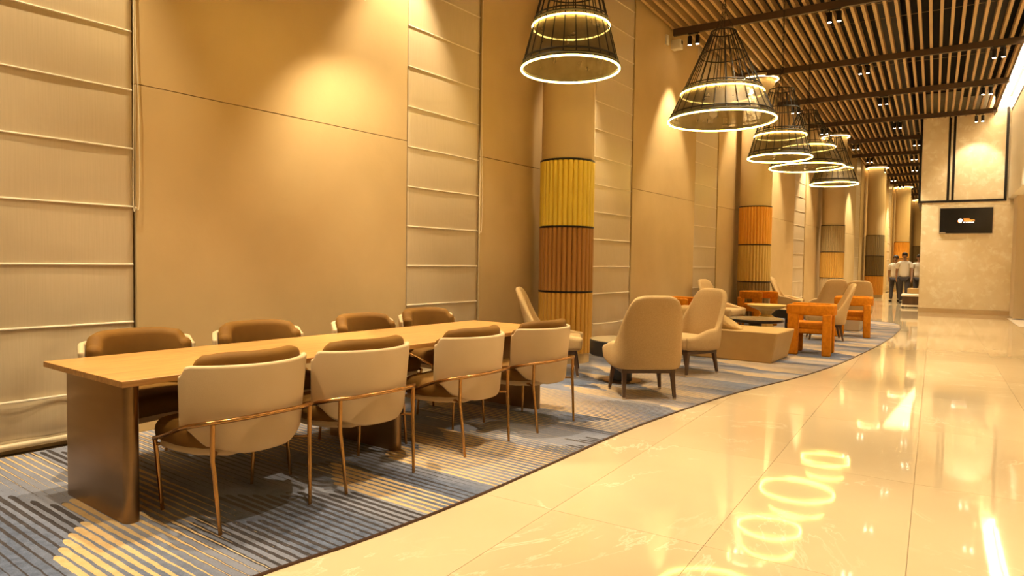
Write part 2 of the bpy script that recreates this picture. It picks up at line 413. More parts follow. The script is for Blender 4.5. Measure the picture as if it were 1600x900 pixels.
r_ = ob('distant_floor_tiles', rest, M['marble_floor'], floor, 30); r_['kind'] = 'stuff'

# rug, let into the floor
edge = [(-2.62,-1.2),(-2.50,.4),(-2.44,1.53),(-2.37,2.1),(-2.34,2.79),(-2.35,3.6),(-2.37,4.5),(-2.35,5.2),(-2.28,6.2),(-2.17,7.1),(-1.99,8.1),(-1.85,9.3),(-1.78,10.8),(-1.75,12.95),(-1.80,15.0),(-1.92,16.6),(-2.10,17.45),(-2.40,17.85),(-3.1,18.15),(-5.1,18.45)]
es = smooth_poly(edge, 6)
outline = [(-5.12,-1.2)] + es
rug = ob('rug', MB().prism([(x,y) for x,y in outline], -.004, .006), M['rug'], smooth=30)
tag(rug, 'blue-grey fitted rug with gold and dark tapering stripes along the wall', 'rug')
strip = MB(); secs = []
for i, (x, y) in enumerate(es):
    a = es[max(0,i-1)]; c = es[min(len(es)-1,i+1)]; t = Vector((c[0]-a[0], c[1]-a[1], 0)).normalized(); n = Vector((t.y,-t.x,0))
    p = Vector((x,y,0)); secs.append([p+n*.001+Vector((0,0,-.004)), p+n*.016+Vector((0,0,-.004)), p+n*.016+Vector((0,0,.009)), p+n*.001+Vector((0,0,.009))])
strip.loft(secs)
part_label(ob('edging', strip, M['rug_trim'], rug, 30), 'thin dark brown metal edging strip')

# ------------------------------------------------------------------ setting: left wall of plaster panels, with blinds between
wl = struct(ob('wall_left', MB().box(WX-.25, WX-.055, -6, 62, 0, 6.3), M['wall_back']))
def wpanel(y0, y1):
    for z0, z1 in ((.125, 2.547), (2.553, 5.9)):
        ob('wall_panel', MB().box(WX-.055, WX, y0, y1, z0, z1), M['plaster'], wl, bevel=.002)
    ob('skirting', MB().box(WX-.055, WX+.006, y0, y1, 0, .12), M['plaster'], wl, bevel=.003)
for y0, y1 in ((-5.9,1.04), (2.305,5.03),(6.245,8.95),(10.24,12.96),(14.26,16.6),(16.61,20.56),(21.90,25.2),(25.21,29.85),(30.87,34.0),(34.01,38.5),(39.7,45),(45.02,52),(52.02,60)):
    wpanel(y0, y1)
def blind(y0, y1, label, cordside=None):
    t = thing('roman_blind', label, 'blind', (WX-.03, (y0+y1)/2, 0), 0, 'roman blinds along the left wall'); hw = (y1-y0)/2
    rods = [.82,1.24,1.66,2.08,2.50,2.92,3.34,3.76,4.18,4.60,5.02,5.44]
    lows = [.045, .12, .36] + rods + [5.7]
    mb = MB(); ny = 24; rows = []
    rnd = random.Random(int(y0*10)+100)
    ph = [rnd.uniform(0, 6) for _ in range(6)]
    for a, b_ in zip(lows, lows[1:]):
        n = 8
        for k in range(n):
            f = k/n; z = a+(b_-a)*f
            low = max(0, 1-(z/.9))
            rows.append((z, .004*sin(pi*f)**.8 * (1 + 2.2*low*(a > .1)) - .004, low))
    rows.append((5.7, 0, 0))
    vs = []; 
    for z, bul, low in rows:
        for j in range(ny+1):
            y = -hw+2*hw*j/ny; e = min(1, (hw-abs(y))/.05)
            wr = low*.011*(sin(y*9+ph[0]+z*5)+.7*sin(y*17+ph[1]-z*9)) + .0015*sin(y*6+ph[2]+z*2.3)
            sag = -low*.02*(1-(y/hw)**2) if z > .1 else 0
            vs.append((bul*(.4+.6*e)+wr*e + .012, y, z+sag))
    fs = [(i*(ny+1)+j, i*(ny+1)+j+1, (i+1)*(ny+1)+j+1, (i+1)*(ny+1)+j) for i in range(len(rows)-1) for j in range(ny)]
    mb.add(vs, fs)
    o = ob('fabric', mb, M['linen'], t, 60)
    sd = o.modifiers.new('thick', 'SOLIDIFY'); sd.thickness = .004
    for z in rods + [.36]:
        sg = -.012 if z < .5 else 0
        ob('rod', MB().tube([((.016 if z > .5 else .038), -hw+2*hw*k/8, z+sg*(1-((k-4)/4)**2)) for k in range(9)], .0075, 6), M['rod'], t)
    hb = MB().tube([(.014, -hw, .055), (.014, hw, .055)], .022, 10); ob('hem_bar', hb, M['linen'], t)
    if cordside:
        ys = hw+.012
        ob('pull_cord', MB().tube(smooth_poly([(.05,ys-.01,5.6),(.05,ys-.012,3.0),(.05,ys-.022,1.75),(.05,ys-.005,1.66),(.05,ys+.02,1.70),(.05,ys+.022,2.3),(.05,ys,3.2),(.05,ys-.002,5.6)], 8), .0032, 6), M['cord'], t)
    return t
blind(1.06, 2.285, 'beige roman blind at the near end of the wall, behind the table end', True)
blind(5.05, 6.225, 'beige roman blind behind the far half of the dining table', True)
blind(8.97, 10.22, 'beige roman blind just beyond the nearest fluted column, behind the black drum table')
blind(12.98, 14.24, 'narrow-looking beige roman blind between the first and second column, nearer the second')
blind(20.58, 21.80, 'distant beige roman blind between the second and third column')
blind(29.87, 30.85, 'distant beige roman blind between the third and fourth column')
blind(38.52, 39.68, 'farthest beige roman blind, seen as a sliver beyond the fourth column')

# ------------------------------------------------------------------ fluted columns
CY = [7.51, 15.50, 23.62, 31.9, 40.3, 48.4]
BC = {'y': (.80,.60,.08), 'br': (.42,.20,.05), 'og': (.64,.36,.07), 'o': (.74,.35,.05), 'ys': (.62,.42,.12), 'ol': (.27,.18,.07),
      'tn': (.42,.31,.15), 'yo': (.62,.36,.08), 'lt': (.58,.45,.26), 'tg': (.36,.28,.16), 'dg': (.20,.14,.06)}
BM = {k: mat('flute_'+n, c, .38, .25) for (k, c), n in zip(BC.items(), ('yellow','brown','honey','orange','straw','olive','tan','amber','cream','greige','umber'))}
bands = [('og','br','y'), ('ol','ys','o'), ('lt','yo','tn'), ('o','dg','tg'), ('tg','br','o'), ('dg','ol','dg')]
ords = ['nearest round column beside the dining table, banded yellow, brown and honey flutes', 'second round column, banded orange, straw yellow and olive flutes',
        'third round column, banded tan, amber and cream flutes', 'fourth round column, banded greige, umber and orange flutes',
        'fifth round column with an orange fluted top band, beyond the walkers', 'farthest round column with dark fluted bands beside the stone wall edge']
def flute_mesh(z0, z1, m, n=32):
    prof = []; seg = n*8
    for i in range(seg):
        a = 2*pi*i/seg; f = (i % 8)/8
        prof.append((.326+.030*abs(sin(pi*f))**.6, a))
    secs = [[(r*cos(a), r*sin(a), z) for r, a in prof] for z in (z0, z1)]
    return MB().loft(secs).mesh('fluted_band', m, 30)
for ci, y in enumerate(CY):
    t = thing('round_column', ords[ci], 'column', (-4.72, y, .006 if y < 17 else 0), 0, 'round columns along the left wall')
    ob('plinth', MB().lathe([(.325,0),(.325,.125)], 40), M['plaster'], t)
    for (z0, z1), k in zip(((.13,.905),(.93,1.735),(1.76,2.585)), bands[ci]):
        ob('fluted_band', flute_mesh(z0, z1, BM[k]), None, t)
    for z in (.905, 1.735, 2.585):
        ob('ring', MB().lathe([(.352,z),(.357,z+.004),(.357,z+.021),(.352,z+.025)], 48), M['black'], t)
    ob('shaft', MB().lathe([(.338,2.61),(.338,5.36),(.30,5.42),(.30,5.6)], 48), M['column'], t)
    ob('cap', MB().lathe([(.30,5.43),(.43,5.44),(.43,5.49),(.30,5.50)], 48), M['column'], t)
    ob('light_ring', MB().torus(.40, .014, 5.43, 48, 6), M['cap_led'], t)

# ------------------------------------------------------------------ ceiling of slats (turned with the grid)
ceil = struct(ob('ceiling', MB().box(-7, 1.62, -6, 60, 6.45, 6.6), M['plenum'])); ceil.rotation_euler = (0,0,GR)
side = ob('plenum_side', MB().box(1.60, 1.66, -6, 60, 6.0, 6.45), M['plenum'], ceil)
pitch = .158; x = 1.235; nsl = 0
while x > -5.6:
    yend = (5.10 + x*cos(GR))/sin(GR)
    y1 = min(yend, 50)
    if x > -.42: y1 = min(y1, 22.86)
    if y1 > 1:
        ob('slat', MB().box(x-.024, x+.024, -3, y1, ZC, ZC+.13), M['slat'], ceil); nsl += 1
    x -= pitch
ob('edge_board', MB().box(1.255, 1.285, -3, 22.86, ZC-.03, ZC+.22), M['beam'], ceil)
ob('edge_closure', MB().box(1.27, 1.285, -3, 22.86, ZC+.22, 6.2), M['plenum'], ceil)
BY = [1.9, 5.3, 8.65, 12.0, 15.5, 18.65, 22.0, 25.35, 28.7, 32.0, 35.3, 38.6, 41.9, 45.2]
for y in BY:
    x0 = (-5.12 + y*sin(GR))/cos(GR); x1 = 1.285 if y < 22.9 else -.42
    ob('beam', MB().box(x0+.03, x1, y-.03, y+.03, ZC-.125, ZC-.002), M['beam'], ceil, bevel=.004)
# ducts and rods above the slats
rnd = random.Random(3)
for y in (3.2, 7.1, 10.3, 13.6, 17.0, 20.4, 24.0, 27.2, 30.6, 34.0):
    ob('conduit', MB().tube([(-5.3+y*.07, y, 5.95), (1.5, y+.02, 5.95)], .011, 5), M['conduit'], ceil)
    ob('conduit', MB().tube([(-3.5+y*.05, y+1.2, 6.05), (1.5, y+1.22, 6.05)], .008, 5), M['conduit'], ceil)
for xx in (-.9, .75):
    ob('duct', MB().box(xx-.22, xx+.22, -3, 48 if xx < 0 else 22.8, 6.08, 6.36), M['duct'], ceil)

# spotlight pairs under the beams
SG = 'spotlight pairs under the ceiling beams'
spx = {3:[-3.77,-1.49,.9], 4:[-3.55,-1.34,.89], 5:[-3.15,-1.17,.88], 6:[-2.9,-1.01,.9], 7:[-2.36,-.60], 8:[-2.19,-.75], 9:[-1.95,-.8], 2:[-4.1,-1.5,.9], 1:[-4.3,-1.5,.9], 0:[-4.5,-1.5,.9], 10:[-1.7], 11:[-1.5]}
def spot_proto():
    t = thing('track_spotlight', '', 'spotlight', (0,0,0), GR, SG)
    ob('mount', MB().box(-.10,.10,-.02,.02,-.015,0), M['black'], t)
    for s in (-1, 1):
        ob('stem', MB().tube([(s*.07,0,-.012),(s*.07,0,-.05)], .008, 8), M['black'], t)
        brl = ob('barrel', MB().lathe([(.034,-.20),(.038,-.205),(.038,-.05),(.03,-.045)], 20, (s*.07,0,0)), M['black'], t)
        ob('lens', MB().lathe([(.030,-.2065),(.030,-.2035)], 16, (s*.07,0,0)), M['lens'], brl)
    return t
names = {3: 'first beam in view', 4: 'second beam', 5: 'third beam', 6: 'fourth beam', 7: 'fifth beam', 8: 'sixth beam', 9: 'seventh beam', 10: 'eighth beam', 11: 'ninth beam', 2: 'beam above the frame', 1: 'beam above the dining table', 0: 'beam over the camera'}
sp0 = None
for bi, xs in spx.items():
    for k, x in enumerate(xs):
        p = G(x, BY[bi], ZC-.125)
        where = ['beside the left wall', 'at mid ceiling', 'at the right ceiling edge'][k] if len(xs) > 1 else 'near the far columns'
        lab = 'pair of black spotlights under the %s, %s' % (names[bi], where)
        if sp0 is None: sp0 = spot_proto(); sp0.location = p; sp0['label'] = lab; o = sp0
        else: o = dup(sp0, p, GR, lab, SG)
        pl = p + Vector((0,0,-.24))
        if k == 0:
            tgt = (pl.x-.16, pl.y, 0); pw, an = (330 if bi < 5 else 520), 62
        else:
            tgt = (pl.x, pl.y, 0); pw, an = 310, 72
            if bi == 6 and k == 2: tgt = tuple(G(.9, 22.9, 3.9)); pw, an = 60, 70
        spot_light('spot_beam', pl, tgt, pw, an, .6, .04)

# single hanging spot close to the panel behind the dining table
t = tag(thing('hanging_spotlight', '', 'spotlight', (-4.40, 3.79, 3.47)), 'single small black spotlight hanging by the wall at the top edge of the picture', 'spotlight')
ob('barrel', MB().lathe([(.035,0),(.035,.12),(.02,.125)], 20), M['black'], t)
ob('lens', MB().lathe([(.03,-.003),(.03,.0)], 16), M['lens'], t)
ob('stem', MB().tube([(0,0,.12),(0,0,1.85)], .006, 6), M['black'], t)
spot_light('spot_beam', (-4.40, 3.79, 3.45), (-4.95, 4.5, 1.6), 62, 112, .8, .03)
spot_light('spot_beam', (-3.95, 2.3, 5.25), (-3.6, 2.3, 0), 430, 52, .6, .04)
spot_light('spot_beam', (-3.95, 4.6, 5.25), (-3.6, 4.6, 0), 430, 52, .6, .04)
spot_light('spot_beam', (-3.3, 0.2, 5.25), (-4.2, .9, 0), 260, 62, .7, .05)

# ------------------------------------------------------------------ cage pendants
def pendant(px, py, zb, D, up, Dr, H, label):
    t = thing('cage_pendant', label, 'pendant light', (px, py, zb), 0, 'cage pendants over the lounge')
    Rb, Ru = D/2, D*Dr/2; sl = (Rb-Ru)/up; Rt = Rb-sl*H; rad = lambda z: Rb-sl*z
    ob('lower_light_ring', MB().torus(Rb, .0095, 0, 64, 8), M['led'], t)
    ob('upper_light_ring', MB().torus(Ru+.004, .008, up, 64, 8), M['led'], t)
    for z, r in ((.035,.013),(.085,.009),(up+.045,.012),(up+.085,.008),(.87 if H > 1.12 else H*.72,.008),(H,.009)):
        ob('hoop', MB().torus(rad(z)+.003, r, z, 56, 6), M['cage'], t)
    band = MB().lathe([(rad(.01)+.004,.012),(rad(.045)+.004,.045)], 64, cap=False); b1 = ob('shade_band', band, M['cage'], t)
    n = 28 if D > 1.2 else 24
    a0 = random.random()
    rm = MB().tube([(rad(.03),0,.03),(rad(H),0,H)], .0062, 5).mesh('rod', M['cage'], 60)
    for k in range(n):
        o = ob('rod', rm, None, t); o.rotation_euler = (0,0,a0+2*pi*k/n)
    g = ob('gauze_shade', MB().lathe([(rad(.02)-.012,.02),(rad(.2)-.012,.2),(rad(up+.03)-.012,up+.03)], 56, cap=False), M['gauze'], t)
    # three sling chains to a hook, then one chain to the ceiling
    top = 5.98 - zb; hk = H+.34
    def chain(p0, p1, r=.013, step=.05):
        p0, p1 = Vector(p0), Vector(p1); L = (p1-p0).length; n = int(L/step); mb = MB(); d = (p1-p0)/L
        q = d.to_track_quat('Z', 'X').to_matrix().to_4x4()
        for i in range(n):
            lk = MB(); lk.tube([(r*cos(a), 0, step*.62*sin(a)) for a in [2*pi*k/8 for k in range(8)]], .0028, 4, closed=True)
            lk.xf(Matrix.Translation(p0+d*step*(i+.5)) @ q @ Matrix.Rotation(pi/2*(i % 2), 4, 'Z')); mb.add(lk.v, lk.f)
        return mb
    for k in range(3):
        a = a0+2*pi*k/3; ob('sling_chain', chain((Rt*cos(a), Rt*sin(a), H), (0,0,hk-.03)), M['cage'], t)
    ob('hook', MB().torus(.03, .005, 0, 16, 5).xf(Matrix.Translation((0,0,hk)) @ Matrix.Rotation(pi/2,4,'X')), M['cage'], t)
    ob('chain', chain((0,0,hk+.02), (0,0,top)), M['cage'], t)
    ob('flex', MB().tube(smooth_poly([(.012,0,up+.1),(.012,.03,H*.7),(.01,-.02,H),(.012,.01,hk),(.012,0,top)], 6), .005, 5), M['cage'], t)
    return t
pendant(-3.66, 3.20, 3.40, 1.00, .43, .78, 1.10, 'cage pendant over the dining table, just above the top edge of the picture')
pendant(-3.719, 5.937, 3.276, 1.00, .43, .78, 1.10, 'nearest cage pendant with two glowing rings, cut by the top edge of the picture')
pendant(-3.231, 9.008, 3.236, 1.40, .36, .765, 1.18, 'large second cage pendant with two glowing rings, in front of the first beam')
pendant(-3.105, 11.376, 3.038, .98, .353, .80, 1.09, 'third cage pendant, small, hanging just beyond the large second one')
pendant(-3.371, 14.259, 3.247, 1.38, .381, .74, 1.10, 'fourth cage pendant, wide, partly behind the small third one')
pendant(-3.323, 16.586, 3.148, 1.00, .347, .75, 1.07, 'farthest and smallest-looking cage pendant, over the far lounge chairs')

# wall sensors
t = tag(thing('motion_sensor', '', 'sensor', (WX, 11.45, 5.23)), 'flat white plastic plate high on the wall by the first beam end', 'sensor')
ob('plate', MB().rbox((.018,.05,.09), .008, (1,1,1), (.018,0,.09)), M['white_plastic'], t)
t = tag(thing('wall_camera', '', 'camera'), 'boxy white wall camera with dark eye, high beside the first beam end', 'camera'); t.location = (WX, 11.72, 5.20)
ob('body', MB().rbox((.09,.07,.085), .015, (1,1,1), (.092,0,.085)), M['white_plastic'], t)
ob('eye', MB().box(.178,.186,-.02,.04,.09,.15), M['black_gloss'], t)

# ------------------------------------------------------------------ stone TV wall, bulkhead and pier
YT = 22.9
def g_struct(name, mb, m, bevel=0, parent=None):
    o = ob(name, mb, m, parent, bevel=bevel)
    if not parent: o.rotation_euler = (0,0,GR); struct(o)
    return o
tw = g_struct('wall_back', MB().box(-.35, 1.82, YT+.06, YT+3.2, 0, 6.3), M['stone_wall'])
ob('wall_panel', MB().box(-.36, 1.80, YT, YT+.06, .13, 3.06), M['stone_wall'], tw, bevel=.003)
ob('wall_panel', MB().box(-.36, 1.80, YT+.005, YT+.06, 3.064, 3.16), M['stone_wall'], tw, bevel=.003)
for x0, x1 in ((-.40,.232),(.292,.345),(.405,1.555)):
    ob('upper_panel', MB().box(x0, x1, YT-.005, YT+.06, 3.22, 5.72), M['stone_wall'], tw, bevel=.003)
ob('plinth', MB().box(-.362, 1.81, YT-.012, YT+.06, 0, .125), M['tv_plinth'], tw, bevel=.003)
for (x0,x1,z0,z1) in ((-.46,-.40,3.16,5.72),(.232,.292,3.22,5.72),(.345,.405,3.22,5.72),(1.555,1.62,3.16,5.72),(-.40,1.555,3.16,3.22)):
    ob('frame_bar', MB().box(x0, x1, YT-.02, YT+.06, z0, z1), M['black'], tw, bevel=.003)
ob('side_panel', MB().box(-.46, -.40, YT+.06, YT+3.2, 3.16, 5.72), M['beam'], tw)
# bulkhead over the right side, its soffit open below
bk = g_struct('wall_right', MB().box(1.66, 1.90, -6, YT+.06, 3.30, 5.62), M['white'])
ob('trim_strip', MB().box(1.645, 1.66, -6, YT, 5.60, 5.64), M['black'], bk)
ob('soffit', MB().box(1.66, 4.6, -6, YT-.02, 3.22, 3.30), M['white'], bk)
cv = g_struct('trim_1', MB().box(1.29, 1.95, -6, YT+.06, 6.02, 6.10), M['cove'])
ob('cove_side', MB().box(1.90, 1.98, -6, YT+.06, 5.60, 6.05), M['cove'], cv)
cl = area_light('cove_lamp', G(1.60, 13.5, 5.72), .10, 19, 520, (RD(180), 0, 0), (1,.80,.52)); cl.rotation_euler = (RD(180), 0, GR)
pier = g_struct('wall_pier', MB().box(1.79, 4.6, 21.9, 26, 0, 3.22), M['pier'], .004)
pier.name = 'wall_front'
g_struct('baseboard_front', MB().box(1.785, 4.6, 21.885, 21.9, 0, .08), M['pier'])

# television
def gthing(name, label, cat, x, y, z, rz=0):
    return thing(name, label, cat, G(x, y, z), GR+rz)
tv = gthing('television', 'wide black wall television showing a small white and orange hotel logo', 'television', .71, YT-.004, 2.27)
ob('bezel', MB().box(-.625,.625,-.05,0,0,.725), M['tvframe'], tv, bevel=.003)
ob('screen', MB().box(-.612,.612,-.056,-.049,.012,.712), M['screen'], tv)
ob('sticker', MB().box(-.612,-.47,-.0575,-.056,.012,.035), M['sticker'], tv)
def text(name, s, size, x, z, m, parent, bold=0):
    c = bpy.data.curves.new(name, 'FONT'); c.body = s; c.size = size; c.extrude = .0006; c.offset = bold
    o = bpy.data.objects.new(name, c); COL.objects.link(o); dg = bpy.context.evaluated_depsgraph_get()
    me = bpy.data.meshes.new_from_object(o.evaluated_get(dg)); bpy.data.objects.remove(o)
    me.materials.append(m); o = bpy.data.objects.new(name, me); COL.objects.link(o)
    o.parent = parent; o.location = (x, -.0575, z); o.rotation_euler = (RD(90),0,0); return o
text('lettering', 'RAMADA', .036, -.055, .395, M['logo_orange'], tv, .001)
text('lettering', 'encore', .092, -.055, .338, M['logo_orange'], tv, .003)
text('lettering', 'BY WYNDHAM', .036, -.055, .300, M['logo_white'], tv, .001)
lg = MB()
def ring_arc(mb, cx, cz, r0, r1, a0, a1, y):
    n = 24; vs = []; 
    for k in range(n+1):
        a = RD(a0+(a1-a0)*k/n)
        for r in (r0, r1): vs += [(cx+r*cos(a), y, cz+r*sin(a))]
    mb.add(vs, [(2*i, 2*i+1, 2*i+3, 2*i+2) for i in range(n)])
ring_arc(lg, -.125, .362, .022, .052, 0, 318, -.0578); lg.add([(-.147,-.0578,.354),(-.075,-.0578,.354),(-.075,-.0578,.368),(-.147,-.0578,.368)], [(0,1,2,3)])
ob('logo', lg, M['logo_white'], tv)
l2 = MB(); ring_arc(l2, -.125, .358, .052, .066, 175, 300, -.0577); part_label(ob('logo', l2, M['logo_orange'], tv), 'orange crescent of the logo')

# far end of the corridor and the dark bench behind the stone wall
struct(ob('wall_far', MB().box(-6, 6, 60, 60.2, 0, 6.4), M['plaster']))
t = gthing('bench', 'low dark boxed bench with pale top, half hidden behind the stone wall edge', 'bench', -.62, 25.2, 0)
ob('seat_top', MB().rbox((.55,.35,.035), .02, (2,2,1), (.3,0,.40)), M['white'], t)
ob('body', MB().box(-.22,.8,-.30,.30,.10,.365), M['darkwood'], t)
ob('frame', MB().box(-.25,.82,-.33,.33,.05,.10), M['white'], t)
ob('back_cushion', MB().rbox((.45,.07,.09), .03, (2,1,1), (.35,.26,.53)), M['leather'], t)
for sx_ in (-.2,.75): ob('leg', MB().box(sx_-.02,sx_+.02,-.28,.28,0,.05), M['black'], t)
# patterned mat by the pier
t = gthing('patterned_mat', 'light flatwoven mat with dark triangles at the foot of the right pier', 'mat', 2.9, 20.6, 0)
ob('weave', MB().box(-1.25,1.2,-1.9,1.05,0,.006), M['mat_light'], t)
for i in range(4):
    ob('triangle', MB().prism([(-1.2+i*.62, .55),(-.84+i*.62,.55),(-1.02+i*.62,1.02)], .006, .0075), M['mat_dark'], t)

# ------------------------------------------------------------------ dining table
ZR = .006
TX0, TX1, TY0, TY1 = -4.20, -3.26, 1.39, 5.02
tb = thing('dining_table', 'long light oak dining table on three bronze slab legs', 'table', ((TX0+TX1)/2, (TY0+TY1)/2, ZR))
ob('tabletop', MB().box(-.47,.47,-(TY1-TY0)/2,(TY1-TY0)/2,.688,.718), M['oak'], tb, bevel=.002)
for y in (1.49, 3.18, 4.86):
    l = MB().rbox((.36,.055,.344), .05, (3,1,3)); l2 = MB()
    # slab with half-round vertical edges
    prof = []
    for cx, a0 in ((.36-.038,-90),(-.36+.038,90)):
        for k in range(9): a = RD(a0+180*k/8); prof.append((cx+.038*cos(a), .038*sin(a)))
    l2.prism(prof, 0, .688)
    part_label(ob('leg', l2, M['bronze_panel'], tb, 35, (.065 if y > 2 else -.005, y-(TY0+TY1)/2, 0)), 'brushed bronze slab leg with rounded edges')

# ------------------------------------------------------------------ dining chairs
def make_dining_chair():
    t = thing('dining_chair', '', 'chair', (0,0,0), 0)
    # outer shell, beige
    def wp(v, u):
        f = (v.z-.36)/.42; v.x *= .95+.07*f; v.y -= .03*f; return v
    top = lambda u: .787-.045*sm((abs(u)-.93)/.07)
    bot = lambda u: .350+.045*sm((abs(u)-.25)/.5)+.09*sm((abs(u)-.68)/.32)
    ob('back_shell', wall_loft(MB(), arc_path(.372,-63,63,36,.105), .034, bot, top, .016, wp), M['velvet_beige'], t, 60)
    def wc(v, u):
        f = (v.z-.44)/.40; v.x *= .96+.07*f; v.y -= .035*f; return v
    topc = lambda u: .842-.018*sm((abs(u)-.5)/.5)-.05*sm((abs(u)-.90)/.10)
    ob('back_cushion', wall_loft(MB(), arc_path(.308,-60,60,32,.105), .088, lambda u: .45, topc, .042, wc, 6), M['velvet_brown'], t, 60)
    def ws(v):
        yy = v.y+.035
        if yy < .06: v.x *= math.sqrt(max(.001, .345**2-(yy-.105)**2))/.342
        v.z -= .012*(v.x/.3)**2; return v
    ob('seat', MB().rbox((.30,.245,.062), .055, (5,5,1), (0,0,0), ws).xf(Matrix.Translation((0,.035,.432))), M['velvet_brown'], t, 60)
    ob('seat_pan', MB().rbox((.275,.225,.024), .022, (3,3,1), (0,0,0), ws).xf(Matrix.Translation((0,.025,.363))), M['velvet_beige'], t, 60)
    # bronze frame: bar round the back sloping down to the front legs
    bar = smooth_poly([(-.285,.275,.372),(-.312,.10,.425),(-.335,-.08,.487),(-.315,-.205,.520),(-.20,-.285,.533),(0,-.312,.537),(.20,-.285,.533),(.315,-.205,.520),(.335,-.08,.487),(.312,.10,.425),(.285,.275,.372)], 6)
    ob('back_rail', MB().tube(bar, .0115, 10), M['bronze'], t, 60)
    for s in (-1, 1):
        ob('leg', MB().tube([(s*.272,-.243,.525),(s*.272,-.240,.345),(s*.268,-.246,.30),(s*.252,-.272,0)], [.0115,.0115,.011,.009], 10), M['bronze'], t, 60)
        ob('leg', MB().tube([(s*.285,.268,.374),(s*.278,.264,.30),(s*.255,.255,0)], [.0115,.0115,.009], 10), M['bronze'], t, 60)
        ob('stretcher', MB().tube([(s*.272,-.24,.352),(s*.20,-.15,.352),(s*.17,.0,.345)], .008, 8), M['bronze'], t, 60)
        ob('stretcher', MB().tube([(s*.28,.26,.345),(s*.20,.18,.345)], .008, 8), M['bronze'], t, 60)
    return t
ch = make_dining_chair()
gN, gF = 'dining chairs with their backs to the walkway', 'dining chairs on the wall side of the table'
nl = ['nearest the camera', 'second from the near end', 'third from the near end', 'nearest the fluted column']
for i, y in enumerate((1.92, 2.655, 3.585, 4.42)):
    lab = 'beige-backed dining chair on the walkway side, ' + nl[i]
    if i == 0: ch.location = (-3.20, y, ZR); ch.rotation_euler = (0,0,pi/2+RD(1)); ch['label'] = lab; ch['group'] = gN
    else: dup(ch, (-3.20+.03*i, y, ZR), pi/2+RD((0,-1.5,2,-1)[i]), lab, gN)
for i, y in enumerate((1.95, 2.77, 3.76, 4.61)):
    dup(ch, (-4.22 if i < 3 else -4.33, y, ZR), -pi/2+RD((2,-2,3,-3)[i]), 'brown-cushioned dining chair on the wall side, ' + nl[i], gF)

# ------------------------------------------------------------------ lounge chairs
def lounge_path():
    pts = [(.31,.30),(.322,.12),(.315,-.08),(.293,-.215),(.20,-.278),(0,-.288),(-.20,-.278),(-.293,-.215),(-.315,-.08),(-.322,.12),(-.31,.30)]
    return smooth_poly(pts, 5)
def make_lounge(m, name='lounge_chair'):
    t = thing(name, '', 'chair', (0,0,0), 0)
    def top(u):
        a = abs(u); return 1.0 - .02*sm((a-.14)/.12) - .44*sm((a-.24)/.25) - .08*sm((a-.55)/.45)
    bot = lambda u: .285+.02*sm((abs(u)-.6)/.4)
    def wp(v, u):
        f = max(0, (v.z-.45)/.55); v.y -= .15*f**1.15
        v.x *= 1-.06*sm((v.z-.35)/.3)-.05*sm((v.z-.92)/.08)
        b = max(0, 1-(v.z-.28)/.14) if v.z < .42 else 0; v.x *= 1-.06*b; v.y *= 1-.06*b
        return v
    mb = MB(); P = lounge_path(); n = len(P)
    # body with dense vertical rings so that the lean bends it
    secs = []; L = [0]
    for i in range(1, n): L.append(L[-1]+math.dist(P[i], P[i-1]))
    for i in range(n):
        a = P[max(i-1,0)]; c = P[min(i+1,n-1)]; tt = Vector((c[0]-a[0], c[1]-a[1], 0)).normalized(); nr = Vector((tt.y,-tt.x,0)); u = -1+2*L[i]/L[-1]
        h = top(u)-bot(u)
        for sc in ([.25,.7] if i == 0 else []) + [1] + ([.7,.25] if i == n-1 else []):
            th = .062*sc; r = th*.5; q = []
            off = tt*(-1 if i == 0 else 1)*(0 if sc == 1 else (.018 if sc == .7 else .028))
            z0, z1 = bot(u)+(1-sc)*.03, top(u)-(1-sc)*.03
            for k in range(9): q.append((th/2, z0+r+(z1-z0-2*r)*k/8))
            for k in range(1,4): ang = pi*k/4; q.append((th/2*cos(ang), z1-r+r*sin(ang)))
            for k in range(9): q.append((-th/2, z1-r-(z1-z0-2*r)*k/8))
            for k in range(1,4): ang = pi+pi*k/4; q.append((th/2*cos(ang), z0+r+r*sin(ang)))
            secs.append([wp(Vector((P[i][0],P[i][1],0))+nr*dn+off+Vector((0,0,z)), u) for dn, z in q])
    mb.loft(secs)
    ob('body', mb, m, t, 70)
    ob('seat', MB().rbox((.265,.27,.075), .05, (4,4,1), (0,.035,.375), lambda v: Vector((v.x, v.y, v.z-.25*max(0,-v.y)*.2))), m, t, 60)
    fr = MB()
    fr.box(-.25,.25,.22,.26,.245,.29); fr.box(-.22,.22,-.23,-.19,.245,.29); fr.box(-.26,-.22,-.23,.26,.245,.29); fr.box(.22,.26,-.23,.26,.245,.29)
    ob('frame', fr, M['darkwood'], t, bevel=.003)
    for sx_ in (-1,1):
        for (yt, yb, xb) in ((.235,.275,.262),(-.205,-.255,.245)):
            lg_ = ob('leg', MB().frustum((sx_*xb,yb,.018),(.014,.014),(sx_*.235,yt,.25),(.022,.022)), M['darkwood'], t, bevel=.003)
            ob('foot', MB().frustum((sx_*(xb+.001),yb,0),(.012,.012),(sx_*xb,yb,.018),(.014,.014)), M['legcap'], lg_)
    return t
LC = make_lounge(M['tweed'])
def rz(dx, dy): return math.atan2(-dx, dy)       # turns local +y to (dx,dy)
LG = 'high-backed lounge chairs'
LC.location = (-2.91,6.08,ZR); LC.rotation_euler = (0,0,rz(-.66,.75)); LC['group'] = LG
LC['label'] = 'cream high-backed lounge chair seen from behind, nearest of the lounge group'
dup(LC, (-3.12,7.72,ZR), rz(-.36,-.93), 'cream high-backed lounge chair facing the camera, just left of the angular sofa', LG)
dup(LC, (-4.27,6.58,ZR), rz(.86,.50), 'high-backed lounge chair between the dining table end and the nearest column', LG)
dup(LC, (-4.52,12.95,ZR), rz(.93,-.12), 'cream lounge chair against the wall, facing right, behind the angular sofa', LG)
